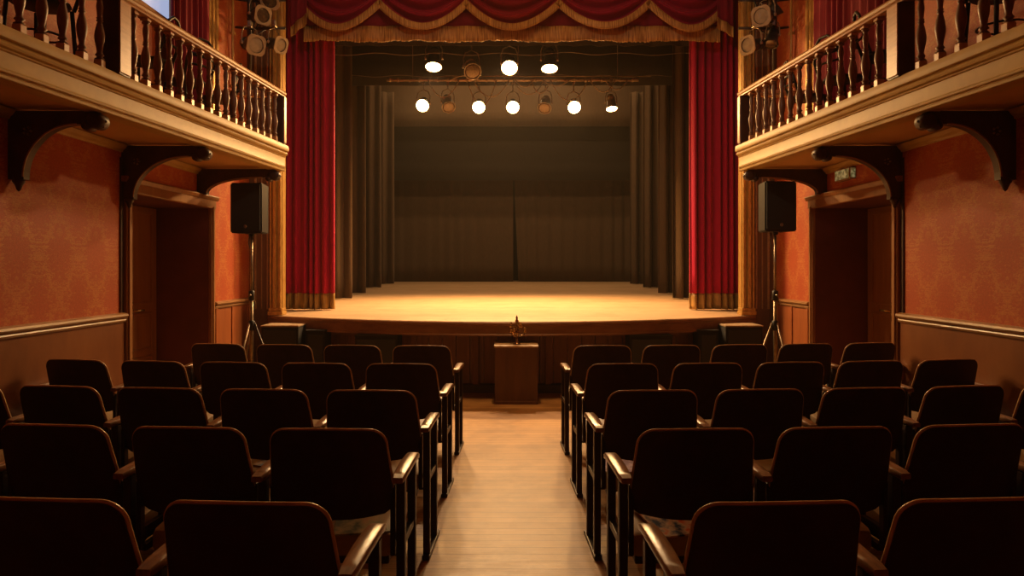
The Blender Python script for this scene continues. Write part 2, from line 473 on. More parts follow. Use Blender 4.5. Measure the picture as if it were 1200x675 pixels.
bm.faces.new(T); bm.faces.new(B[::-1])
for i in range(4): bm.faces.new((T[i], T[(i+1) % 4], B[(i+1) % 4], B[i]))
link('deck', bm, M_stage, stage)
# lip: thick curved nosing board
bm = bmesh.new()
prof = [(0.0, -.03), (-.022, -.030), (-.026, -.001), (-.016, .004), (0.0, .003)]
lp = [(.02, -.004), (-.018, -.004), (-.026, -.012), (-.026, -.036), (-.012, -.045), (-.012, -.135), (-.02, -.142), (-.02, -.158), (.02, -.158)]
fr = []
for x in xs:
    def F(p, x=x):
        return Vector((x, LIP(x)-7.5+p[0]+.004, STAGE_H(LIP(x))+p[1]))
    fr.append(F)
sweep(bm, lp, fr)
o = autosmooth(link('front_edge', bm, M_lip, stage)); o['label'] = 'dark moulded edge board of the stage'
# riser set back under the lip, boarded
RY = lambda x: 7.93 + .045*x*x
bm = bmesh.new(); n = 36
for i in range(n):
    x0 = -2.92 + 5.84*i/n; x1 = -2.92 + 5.84*(i+1)/n - .006
    d = .006 if i % 6 == 0 else 0
    v = []
    for (x, y) in ((x0, RY(x0)-d), (x1, RY(x1)-d), (x1, RY(x1)+.03), (x0, RY(x0)+.03)): v.append((x, y-7.5))
    prism(bm, v, 'z', .0, .76)
link('front_boarding', bm, M_riser, stage)
bm = bmesh.new()
for x in (-2.2, -1.15, -.42, .42, 1.15, 2.2):
    box(bm, x-.035, x+.035, RY(x)-7.5-.03, RY(x)-7.5, .10, .70, .006)
link('batten', bm, M_riser, stage)
bm = bmesh.new()
sweep(bm, [(-.03, 0), (-.03, .09), (-.01, .11), (.0, .11), (0, 0)], [(lambda p, x=x: Vector((x, RY(x)-7.5+p[0], p[1]))) for x in xs])
link('plinth', bm, M_dark, stage)
bm = bmesh.new()
sweep(bm, [(-.05, .66), (-.05, .70), (.0, .71), (0, .66)], [(lambda p, x=x: Vector((x, RY(x)-7.5+p[0], p[1]))) for x in xs])
link('upper_rail', bm, M_riser, stage)

# black bass cabinets on the floor in front of the stage
def cabinet(x0, x1, y0, y1, h, label, light=True):
    cx = (x0+x1)/2; w = (x1-x0)/2; t = thing('bass_cabinet', label, 'loudspeaker', (cx, y0, 0), 0, 'black cabinets before the stage')
    d = y1-y0
    bm = bmesh.new(); box(bm, -w, w, .012, d, .02, h-.016, .006); link('body', bm, M_blk2, t)
    bm = bmesh.new(); box(bm, -w+.025, w-.025, 0, .014, .05, h-.05, .004); link('grille', bm, M_grl, t)
    bm = bmesh.new(); box(bm, -w-.004, w+.004, 0, d, h-.017, h, .003); link('top_board', bm, M_ply if light else M_blk2, t)
    for sx in (-1, 1):
        for yy in (.05, d-.05):
            bm = bmesh.new(); lathe(bm, [(.02, 0), (.022, .02), (0, .021)], 10, Matrix.Translation((sx*(w-.05), yy, 0))); link('foot', bm, M_blk, t)
cabinet(-2.84, -2.42, 7.72, 8.08, .80, 'black cabinet with pale top beside the left speaker stand')
cabinet(2.42, 2.84, 7.72, 8.08, .80, 'black cabinet with pale top beside the right speaker stand')
cabinet(-2.36, -2.14, 7.80, 8.08, .74, 'narrow dark cabinet just right of the pale-topped left cabinet', False)
cabinet(2.14, 2.36, 7.80, 8.08, .74, 'narrow dark cabinet just left of the pale-topped right cabinet', False)
cabinet(-1.76, -1.28, 7.64, 7.96, .70, 'wide black cabinet under the stage edge, left of the pedestal', False)
cabinet(1.32, 1.80, 7.64, 7.96, .70, 'wide black cabinet under the stage edge, right of the pedestal', False)

# pedestal and candelabrum
t = thing('pedestal', 'square dark wooden pedestal in the aisle before the stage', 'pedestal', (.045, 7.48, 0))
bm = bmesh.new(); box(bm, -.222, .222, -.22, .22, .0, .605, .005); link('body', bm, M_ped, t)
bm = bmesh.new()
for sx in (-1, 1):
    box(bm, min(sx*.215, sx*.228), max(sx*.215, sx*.228), -.226, -.215, .0, .60, .003)
box(bm, -.226, .226, -.228, -.21, 0, .035, .003)
link('corner_trim', bm, M_ped, t)
bm = bmesh.new(); box(bm, -.236, .236, -.236, .236, .605, .626, .004); link('top', bm, M_pedtop, t)
t = thing('candelabrum', 'small ornate dark bronze candelabrum standing on the pedestal', 'candelabrum', (.052, 7.36, .6265))
bm = bmesh.new()
lathe(bm, [(0, 0), (.042, 0), (.044, .008), (.030, .016), (.018, .026), (.012, .045), (.020, .058), (.011, .07), (.014, .095), (.026, .115), (.03, .13), (.018, .150), (.012, .165), (.024, .18), (.016, .2), (.009, .215)], 16)
link('base', bm, M_bronze, t, True)
bm = bmesh.new()
lathe(bm, [(0.012, .21), (.026, .225), (.014, .24), (.022, .255), (.010, .27), (.014, .288), (.005, .305), (0, .322)], 12)
link('finial', bm, M_bronze, t, True)
for k in range(6):
    a = k*PI/3 + .2; r = .088 if k % 2 == 0 else .062; z = .10 if k % 2 == 0 else .165
    ca, sa = math.cos(a), math.sin(a)
    bm = bmesh.new()
    tube(bm, [(.015*ca, .015*sa, z), (.035*ca, .035*sa, z-.012), (.06*ca*r/.075, .06*sa*r/.075, z-.004), (r*ca, r*sa, z+.022)], .008, 8)
    arm = link('arm', bm, M_bronze, t, True)
    bm = bmesh.new()
    Mt = Matrix.Translation((r*ca, r*sa, z+.018))
    lathe(bm, [(0, 0), (.02, .004), (.024, .012), (.012, .018), (.012, .036), (.016, .042), (.006, .055), (0, .066)], 10, Mt)
    link('candle_cup', bm, M_brass, arm, True)

# ------------------------------------------------------------------ curtains
def drape_bm(x0, x1, zb, zt, folds, amp, seed, nz=14, y=0.0, flare=.0, per=14):
    rr = random.Random(seed); bm = bmesh.new(); n = folds*per
    ph = [rr.uniform(-.5, .5) for _ in range(8)]
    rows = []
    for j in range(nz+1):
        v = j/nz; z = zb + (zt-zb)*v; row = []
        for i in range(n+1):
            u = i/n
            w = u*folds*2*PI + .9*math.sin(2*PI*u*1.7+ph[0]) + .5*math.sin(2*PI*u*3.1+ph[1]) + .22*math.sin(v*3+ph[2]+u*7)
            am = amp*(.75+.35*math.sin(u*11+ph[3]))*(1-.35*v)
            s1 = math.sin(w); dy = am*(s1 + .22*math.sin(2*w+ph[4]))
            x = x0 + (x1-x0)*u + .25*am*math.cos(w)*0.6 + flare*(1-v)*(u-.5)
            row.append(bm.verts.new((x, y+dy, z)))
        rows.append(row)
    for a, b in zip(rows, rows[1:]):
        for i in range(n): bm.faces.new((a[i], a[i+1], b[i+1], b[i]))
    return bm

def solid(o, th):
    m = o.modifiers.new('thickness', 'SOLIDIFY'); m.thickness = th; m.offset = 0
    return o

cy = 9.02; zb = STAGE_H(cy) + .012
for s in (-1, 1):
    side = 'left' if s < 0 else 'right'
    t = thing('red_curtain', 'tall red velvet stage curtain gathered on the %s of the opening' % side, 'curtain', (s*2.72, cy, 0))
    a, b = (-.40, .375)
    if s > 0: a, b = -b, -a
    o = solid(link('drape', drape_bm(a, b, zb+.21, 5.4, 8, .075, 3 if s < 0 else 8, 16), M_red, t, True), .008)
    o = solid(link('gold_hem', drape_bm(a, b, zb, zb+.212, 8, .078, 3 if s < 0 else 8, 4), M_band, t, True), .012); o['label'] = 'gold fringed hem band'

# valance with five swags
VY = 8.70
val = thing('valance', 'red velvet swagged valance with gold fringe across the top of the stage', 'valance', (0, VY, 0))
bm = bmesh.new(); nb = 120
rows = []
for z in (4.50, 4.7, 5.0, 5.44):
    rows.append([bm.verts.new((-2.66+5.32*i/nb, .03+.012*math.sin(i*.9)+.006*math.sin(i*2.3), z)) for i in range(nb+1)])
for a, b in zip(rows, rows[1:]):
    for i in range(nb): bm.faces.new((a[i], a[i+1], b[i+1], b[i]))
solid(link('backing', bm, M_redd, val, True), .008)
bm = bmesh.new(); rows = []; nb = 420
rj = [R.uniform(-.012, .006) for _ in range(nb+1)]
for k, z in enumerate((4.345, 4.40, 4.47, 4.535)):
    rows.append([bm.verts.new((-2.66+5.32*i/nb, .012+.012*math.sin(i*.26)+.004*(i % 2)*(k < 3), z+(rj[i]+.010*math.sin(i*.071) if k == 0 else 0))) for i in range(nb+1)])
for a, b in zip(rows, rows[1:]):
    for i in range(nb): bm.faces.new((a[i], a[i+1], b[i+1], b[i]))
solid(link('straight_fringe', bm, M_fringe, val, True), .008)
peaks = [-2.66, -1.68, -.585, .60, 1.735, 2.68]
for k in range(5):
    xa, xb = peaks[k], peaks[k+1]
    za = 4.86 if k > 0 else 4.82; zc = 4.86 if k < 4 else 4.80
    D = .335 + (.0 if k in (1, 2, 3) else .0)
    def edge(u, extra=0.0):
        s_ = 1-abs(2*u-1)**1.9
        return (za*(1-u)+zc*u) - (D+extra)*s_
    def pt(u, v, tofs=0.0):
        zt = 5.44; zb_ = edge(u) ; z = zt + (zb_-zt)*v
        # draped folds gather downward from the two peaks
        env = math.sin(PI*u)**.6
        y = -.045 - .05*env*v - .052*env*math.sin(v**2.4*2*PI*3.1 + .9*math.sin(u*3.4+k*1.7))*(.25+v*.9) - .02*math.sin(v*9+u*6+k)*env
        return Vector((xa+(xb-xa)*u, y, z))
    bm = bmesh.new(); nu, nv = 34, 64
    g = [[bm.verts.new(pt(i/nu, j/nv)) for i in range(nu+1)] for j in range(nv+1)]
    for j in range(nv):
        for i in range(nu): bm.faces.new((g[j][i], g[j][i+1], g[j+1][i+1], g[j+1][i]))
    sw = solid(link('swag', bm, M_redm, val, True), .006)
    bm = bmesh.new(); nu = 70; rows = []
    for j in range(4):
        row = []
        for i in range(nu+1):
            u = i/nu; p = pt(u, 1.0); d = .088*j/3
            # band drops perpendicular to the edge
            e = .01; tx = (xb-xa)*2*e; tz = edge(min(1, u+e))-edge(max(0, u-e)); L = math.hypot(tx, tz)
            nrm = Vector((tz/L, 0, -tx/L)) if abs(2*u-1) < .93 else Vector((0.0, 0, -1))
            q = p + nrm*d*(1.0) + Vector((0, -.008+.003*(i % 2), 0)); row.append(bm.verts.new(q))
        rows.append(row)
    for a, b in zip(rows, rows[1:]):
        for i in range(nu): bm.faces.new((a[i], a[i+1], b[i+1], b[i]))
    solid(link('swag_fringe', bm, M_fringe, sw, True), .01)
# side tails
for s in (-1, 1):
    bm = bmesh.new(); n = 30; top_ = []; mid = []; low = []
    def tail_pt(u, z): return Vector((s*(2.775-.20*u), -.14+.012*math.sin(u*2*PI*1.6), z))
    def zb_(u): return (4.46 + .17*u) if s < 0 else (4.46+.12*u)
    for i in range(n+1):
        u = i/n
        top_.append(bm.verts.new(tail_pt(u, 5.44))); mid.append(bm.verts.new(tail_pt(u, zb_(u))))
    for i in range(n): bm.faces.new((top_[i], top_[i+1], mid[i+1], mid[i]))
    tl = solid(link('side_tail', bm, M_redd, val, True), .008)
    bm = bmesh.new(); a_ = []; b_ = []
    for i in range(n*3+1):
        u = i/(n*3); a_.append(bm.verts.new(tail_pt(u, zb_(u)+.01)+Vector((0, -.008, 0)))); b_.append(bm.verts.new(tail_pt(u, zb_(u)-.125+.006*(i % 2))+Vector((0, -.008, 0))))
    for i in range(n*3): bm.faces.new((a_[i], a_[i+1], b_[i+1], b_[i]))
    solid(link('tail_fringe', bm, M_fringe, tl, True), .01)

# black legs, borders, back drop
legs = [(11.1, 2.60, 4.9), (12.5, 2.68, 4.9), (14.5, 2.78, 4.95), (16.2, 2.80, 4.98)]
names = ['nearest the red curtain', 'second from the front', 'third from the front', 'farthest back']
for i, (y, xi, zt) in enumerate(legs):
    for s in (-1, 1):
        a, b = (-xi-1.9, -xi) if s < 0 else (xi, xi+1.9)
        bm = drape_bm(a, b, STAGE_H(y)+.015, 5.6, 9, .10, 20+i*2+s, 12, 0, 0, 10)
        o = solid(link('black_leg_curtain', bm, M_drop, None, True), .006); o.location = (0, y, 0)
        tag(o, 'black masking curtain on the %s of the stage, %s' % ('left' if s < 0 else 'right', names[i]), 'curtain', 'black side curtains')
def border(y, zb_, zt, label, mat, folds=10, amp=.03):
    o = solid(link('black_border_curtain', drape_bm(-4.8, 4.8, zb_, zt, folds, amp, int(y*7), 6), mat, None, True), .006); o.location = (0, y, 0)
    tag(o, label, 'curtain', 'black overhead borders')
border(9.75, 4.62, 6.9, 'black overhead border just behind the gold valance fringe', M_black, 24, .03)
border(11.9, 4.62, 7.0, 'black overhead border hanging behind the row of stage lamps', M_black, 10, .02)
border(16.6, 4.87, 7.1, 'dark border curtain crossing above the back drop', M_drop, 5, .008)
border(17.1, 3.62, 7.1, 'dark flat border covering the top half of the back drop', M_black, 4, .006)
for s, (a, b) in ((-1, (-4.4, .03)), (1, (.065, 4.4))):
    y = 17.55
    bm = drape_bm(a, b, STAGE_H(y)+.012, 6.2, 14, .018, 50+s, 12)
    if s > 0:
        for v in bm.verts:   # the centre edge pulls aside towards the bottom
            k = max(0, 1-(v.co.x-.05)/.8); v.co.x += .15*k*max(0, 1-v.co.z/3.4)
    o = solid(link('back_drop_curtain', bm, M_drop, None, True), .006); o.location = (0, y, 0)
    tag(o, 'haze-tinted black back curtain on the %s of the centre slit' % ('left' if s < 0 else 'right'), 'curtain', 'back curtains')

# ------------------------------------------------------------------ lighting pipe, cables, lanterns
PY, PZ = 11.0, 1.47 + 218*11.0/800
t = thing('lighting_pipe', 'long horizontal metal lighting pipe above the stage', 'pipe', (0, PY, PZ))
bm = bmesh.new(); tube(bm, [(-2.02, 0, 0), (0, 0, 0), (2.04, 0, 0)], .022, 12); link('pipe', bm, M_pipe, t, True)
bm = bmesh.new(); tube(bm, [(-1.3, .04, .075), (.8, .04, .075), (2.25, .04, .075)], .009, 8); link('conduit', bm, M_pipe, t, True)
for x in (-1.6, 0.1, 1.7):
    bm = bmesh.new(); tube(bm, [(x, 0, .0), (x, 0, 2.9)], .006, 6); link('suspension_cable', bm, M_wire, t)
for k in range(26):
    x = -1.95 + k*.155 + R.uniform(-.04, .04)
    bm = bmesh.new(); lathe(bm, [(.026, -.014), (.031, -.01), (.031, .01), (.026, .014)], 10, Matrix.Translation((x, 0, 0)) @ Matrix.Rotation(PI/2, 4, 'Y')); link('collar', bm, M_cable, t)
UY, UZ = 9.95, 4.93
t = thing('lighting_pipe', 'nearer lighting pipe hidden behind the valance carrying four lamps', 'pipe', (0, UY, UZ))
bm = bmesh.new(); tube(bm, [(-2.5, 0, 0), (0, 0, 0), (2.5, 0, 0)], .022, 12); link('pipe', bm, M_steel, t, True)
for x in (-1.6, 0.1, 1.7):
    bm = bmesh.new(); tube(bm, [(x, 0, .0), (x, 0, 2.4)], .006, 6); link('suspension_cable', bm, M_wire, t)

def catenary(p, q, sag, n=12, wob=0.0):
    p, q = Vector(p), Vector(q); out = []
    for i in range(n+1):
        u = i/n; c = p.lerp(q, u); c.z -= sag*4*u*(1-u); c.z += wob*math.sin(u*17); c.y -= .05*math.sin(u*PI)
        out.append(c)
    return out
cab = [(526, 645, .34), (610, 642, .20), (558, 600, .22), (640, 690, .16), (655, 696, .24), (696, 728, .12), (505, 540, .1), (668, 710, .05), (600, 638, .12)]
for (xa, xb, sag) in [(-1.35, -.85, .28), (-.72, -.25, .42), (-.62, -.05, .28), (.02, .52, .24), (.06, .34, .12), (.50, .92, .10), (.62, 1.22, .34), (1.26, 1.66, .2), (-1.0, -.5, -.06), (.3, .62, .22), (1.5, 1.85, .16)]:
    bm = bmesh.new(); tube(bm, catenary((xa, PY-.03, PZ-.01), (xb, PY-.03, PZ-.01), sag, 14), .0075, 6)
    tag(link('lamp_cable', bm, M_cable, None, True), 'looped power cable hanging from the stage lighting pipe', 'cable', 'cables looped along the lighting pipe')
for (z_, yy, lab) in ((62, 9.55, 'thin wire crossing just below the gold valance fringe'), (88, 11.6, 'thin wire crossing behind the lighting pipe')):
    z0 = 1.47+(312-z_)*yy/800; bm = bmesh.new(); pts = []
    for i in range(41):
        x = -2.75+5.5*i/40; pts.append((x, yy, z0 - .035*math.sin(i*.16*PI)**2 + .02*math.exp(-((x-.9)/.2)**2)))
    tube(bm, pts, .0045, 5); tag(link('safety_wire', bm, M_wire, None, True), lab, 'wire')

def lantern(px, py, y, D, lit, drop, label, tilt, yaw=0.0, bare=False, size=1.0, pipe_z=None, group='stage lamps on the pipes', power=0, spot=75, dirv=None, name='stage_lamp', capname=None, lensr=None):
    """D = depth; px,py = photo pixel of the lens; the clamp is straight above on its pipe"""
    X_ = (px-600)*y/800; Z_ = 1.47+(312-py)*y/800
    d = dirv if dirv is not None else Vector((math.sin(yaw)*math.sin(tilt), -math.cos(yaw)*math.sin(tilt), -math.cos(tilt)))
    d.normalize()
    q = d.to_track_quat('-Z', 'Y').to_matrix().to_4x4()
    lens = Vector((X_, y, Z_)); S = size
    piv = lens - d*.15*S
    if pipe_z is None: pipe_z = piv.z + .3
    base = Vector((piv.x, piv.y, pipe_z))
    t = thing(name, label, 'lamp', base, 0, group)
    Mq = Matrix.Translation(piv-base) @ q @ Matrix.Scale(S, 4)
    mb = M_cangrey if bare else M_can
    bm = bmesh.new()
    lathe(bm, [(.03, .17), (.058, .165), (.066, .14), (.066, .10), (.078, .095), (.078, .03), (.086, .02), (.09, -.05), (.104, -.10), (.118, -.135), (.122, -.15), (.116, -.152), (.112, -.14)], 24, Mq)
    for k in range(5): lathe(bm, [(.08, .035+k*.014), (.086, .038+k*.014), (.08, .042+k*.014)], 20, Mq)
    link('housing', bm, mb, t, True)
    bm = bmesh.new(); r = .108; lathe(bm, [(r, -.143), (r*.8, -.150), (r*.4, -.156), (0, -.158)], 24, Mq)
    link('lens', bm, M_lens if lit else (M_lensoff if capname == 'f' else M_lensdk), t, True)
    bm = bmesh.new()
    # yoke
    side = (q @ Vector((1, 0, 0))); side.z = 0; side.normalize()
    p = piv - base; A = p + side*.115*S; B_ = p - side*.115*S
    topz = p + Vector((0, 0, .24*S))
    tube(bm, [A - Vector((0, 0, .015)), A, A+Vector((0, 0, .12*S)), A.lerp(B_, .12)+Vector((0, 0, .2*S)), topz, B_.lerp(A, .12)+Vector((0, 0, .2*S)), B_+Vector((0, 0, .12*S)), B_, B_-Vector((0, 0, .015))], .008*S, 6)
    link('yoke', bm, M_steel if not lit else M_cangrey, t, True)
    for s in (A, B_):
        bm = bmesh.new(); lathe(bm, [(.010*S, -.012*S), (.021*S, -.010*S), (.021*S, .012*S), (.01*S, .014*S)], 10, Matrix.Translation(s) @ side.to_track_quat('Z', 'Y').to_matrix().to_4x4()); link('knob', bm, M_cangrey, t, True)
    bm = bmesh.new()
    tube(bm, [topz, Vector((0, 0, -.0))], .010*S, 6); box(bm, -.022, .022, -.034, .034, -.04, .034, .006)
    link('clamp', bm, M_steel, t)
    if capname:
        bm = bmesh.new(); a, b = .118, .150
        outer = [(-b, -b), (b, -b), (b, b), (-b, b)]
        # square colour frame with a round hole
        nseg = 24; ro = []; ri = []
        for k in range(nseg):
            an = 2*PI*k/nseg; c, s_ = math.cos(an), math.sin(an); m = 1/max(abs(c), abs(s_)); rr = min(m*.128, .150)
            ro.append((c*rr, s_*rr)); ri.append((c*.10, s_*.10))
        for zz0, zz1 in ((-.165, -.150),):
            v0 = [bm.verts.new(Mq @ Vector((x, y_, zz0))) for x, y_ in ro]; v1 = [bm.verts.new(Mq @ Vector((x, y_, zz0))) for x, y_ in ri]
            w0 = [bm.verts.new(Mq @ Vector((x, y_, zz1))) for x, y_ in ro]; w1 = [bm.verts.new(Mq @ Vector((x, y_, zz1))) for x, y_ in ri]
            for k in range(nseg):
                j = (k+1) % nseg
                bm.faces.new((v0[k], v0[j], v1[j], v1[k])); bm.faces.new((w0[k], w1[k], w1[j], w0[j]))
                bm.faces.new((v0[k], w0[k], w0[j], v0[j])); bm.faces.new((v1[k], v1[j], w1[j], w1[k]))
        o = link('colour_frame', bm, M_frame, t); o['label'] = 'cream metal frame round the lens'
    return lens, d

LIT = []
# photo x, y of lens, lit, tilt (0 = straight down), description
upper = [(508, 79, True, .35, 0, 'lit stage lamp, leftmost of the upper row'),
         (554, 84, False, .9, .2, 'unlit bare metal lamp in the upper row'),
         (597, 80, True, .80, 0, 'brightly lit stage lamp, third of the upper row'),
         (644, 81, True, .30, 0, 'lit stage lamp pointing down, rightmost of the upper row')]
for px, py, lit, tilt, yaw, lab in upper:
    LIT.append((lantern(px, py, 9.92, 0, lit, 0, lab, tilt, yaw, bare=not lit, pipe_z=UZ, size=1.05), lit))
lower = [(495, 124, True, 1.05, 0, 'lit stage lamp, leftmost of the lower row'),
         (526, 126, False, .75, .3, 'unlit bare metal lamp between the first two lit lamps of the lower row'),
         (561, 126, True, 1.05, 0, 'lit stage lamp, second lit one of the lower row'),
         (601, 126, True, 1.05, 0, 'lit stage lamp near the centre of the lower row'),
         (638, 127, False, .75, -.2, 'unlit bare metal lamp right of centre in the lower row'),
         (673, 126, True, 1.05, 0, 'lit stage lamp, rightmost bright one of the lower row'),
         (717, 128, True, .30, .2, 'dimly seen lamp pointing down at the right end of the lower row')]
for px, py, lit, tilt, yaw, lab in lower:
    LIT.append((lantern(px, py, 10.97, 0, lit, 0, lab, tilt, yaw, bare=not lit or px == 717, pipe_z=PZ-.0, size=.92 if px != 717 else .8), lit))

# side boom clusters
for s in (-1, 1):
    side = 'left' if s < 0 else 'right'
    t = thing('lamp_boom', 'dark vertical boom with cross arms carrying side lamps on the %s' % side, 'stand', (s*3.02, 7.85, 2.9))
    bm = bmesh.new(); tube(bm, [(0, 0, .5), (0, 0, 3.04)], .026, 10); link('pole', bm, M_iron, t, True)
    for z in (1.30, 1.62, 1.95):
        bm = bmesh.new(); tube(bm, [(-s*.0, 0, z), (-s*.42, -.02, z), ], .018, 8); tube(bm, [(0, 0, z-.12), (-s*.2, -.01, z)], .010, 6)
        tube(bm, [(0, 0, z), (s*.16, 0, z+.02)], .014, 6)
        link('cross_arm', bm, M_iron, t, True)
    bm = bmesh.new(); tube(bm, [(0, -.03, 1.9), (-s*.12, -.06, 1.5), (-s*.05, -.06, 1.2), (-s*.2, -.08, 1.45), (-s*.3, -.06, 1.7)], .008, 6); link('cable', bm, M_blk, t, True)
    if s < 0:
        L = [(300, 53, Vector((.75, -.62, -.30)), 'side lamp with a round cream lens, lower left cluster', .86),
             (329, 53, Vector((.85, -.45, -.30)), 'side lamp turned towards the stage beside the left column', .72),
             (308, 18, Vector((.80, -.60, -.22)), 'side lamp with a dark lens in the middle of the left cluster', .80),
             (316, 1, Vector((.1, -.7, -.7)), 'topmost side lamp of the left cluster', .80)]
    else:
        L = [(892, 19, Vector((-.72, -.68, -.22)), 'side lamp with a pale round lens in the right cluster', .86),
             (876, 53, Vector((-.85, -.52, -.2)), 'side lamp with a dark lens beside the right column', .80),
             (903, 52, Vector((-.35, -.3, -.95)), 'dark side lamp lowest in the right cluster', .72),
             (912, 8, Vector((.55, -.3, .5)), 'dark side lamp at the top of the right cluster', .74)]
    for k, (px, py, dv, lab, sz) in enumerate(L):
        yy = 7.55 + .07*k
        lantern(px, py, yy, 0, False, 0, lab, 0, 0, size=sz, group='side lamps on the booms', dirv=dv, pipe_z=1.47+(312-py)*yy/800+.26, name='side_lamp', capname='f' if k < 2 else ('g' if s < 0 else None))

# ------------------------------------------------------------------ loudspeakers on stands
for s in (-1, 1):
    side = 'left' if s < 0 else 'right'
    cx, cyy = (-2.80, 7.34) if s < 0 else (2.83, 7.34)
    top = 1.47+(312-273)*7.2/800 if s < 0 else 1.47+(312-271)*7.2/800
    t = thing('speaker_stand', 'tripod stand carrying the loudspeaker on the %s' % side, 'stand', (cx, cyy, 0))
    bm = bmesh.new(); tube(bm, [(0, 0, .18), (0, 0, 1.2)], .019, 12); tube(bm, [(0, 0, 1.15), (0, 0, top-.03)], .0145, 12); link('pole', bm, M_steel, t, True)
    bm = bmesh.new(); lathe(bm, [(.02, 1.10), (.032, 1.11), (.032, 1.2), (.02, 1.21)], 12); lathe(bm, [(.018, .78), (.034, .79), (.034, .88), (.018, .89)], 12); lathe(bm, [(.02, .30), (.03, .31), (.03, .36), (.02, .37)], 12); link('collar', bm, M_blk, t, True)
    bm = bmesh.new(); tube(bm, [(0, -.02, 1.16), (0, -.065, 1.16)], .012, 8); tube(bm, [(.02, 0, 1.12), (.05, 0, 1.05)], .006, 6); link('knob', bm, M_steel, t, True)
    for k in range(3):
        an = -PI/2 + k*2*PI/3 + (.35 if s > 0 else -.35); c, sn = math.cos(an), math.sin(an)
        if s*(cx + .34*c) > 3.1: pass
        L = .33
        bm = bmesh.new()
        tube(bm, [(.03*c, .03*sn, .86), (L*c, L*sn, .02)], .011, 8)
        tube(bm, [(.028*c, .028*sn, .33), (.19*c, .19*sn, .43)], .007, 6)
        lg = link('leg', bm, M_steel if k != 1 else M_iron, t, True)
        bm = bmesh.new(); lathe(bm, [(.014, 0), (.019, .004), (.017, .03), (.01, .035)], 10, Matrix.Translation((L*c, L*sn, 0))); link('rubber_foot', bm, M_blk, lg)
    # cabinet
    sp = thing('loudspeaker', 'black loudspeaker on the tripod stand on the %s' % side, 'loudspeaker', (cx, cyy, top), -s*(-.0)+ s*.06)
    w, h = .172, .53
    bm = bmesh.new()
    prism(bm, [(-w, -.14), (w, -.14), (w*.72, .15), (-w*.72, .15)], 'z', 0, h)
    bmesh.ops.bevel(bm, geom=list(bm.edges), offset=.012, segments=2, affect='EDGES')
    autosmooth(link('cabinet', bm, M_blk, sp))
    bm = bmesh.new(); box(bm, -w+.014, w-.014, -.152, -.138, .02, h-.02, .005); link('grille', bm, M_grl, sp)
    bm = bmesh.new(); lathe(bm, [(.018, 0), (.018, .003), (.014, .005), (.014, .003), (0, .003)], 20, Matrix.Translation((0, -.153, .068)) @ Matrix.Rotation(PI/2, 4, 'X')); link('badge', bm, M_steel, sp)
    bm = bmesh.new(); lathe(bm, [(.03, -.03), (.03, 0), (0, .0)], 12); box(bm, -.05, .05, -.05, .05, -.005, .0); link('pole_socket', bm, M_blk, sp)
    bm = bmesh.new(); tube(bm, [(-.03, .03, -.012), (-.045, .03, -.09), (-.02, .03, -.2), (.012, .03, -.4), (.02, .02, -.8), (-.015, .03, -1.1), (.015, .03, -1.5)], .005, 6); bm.transform(Matrix.Translation((cx, cyy, top))); tag(link('signal_cable', bm, M_blk, None, True), 'black cable running down from the %s loudspeaker' % side, 'cable')

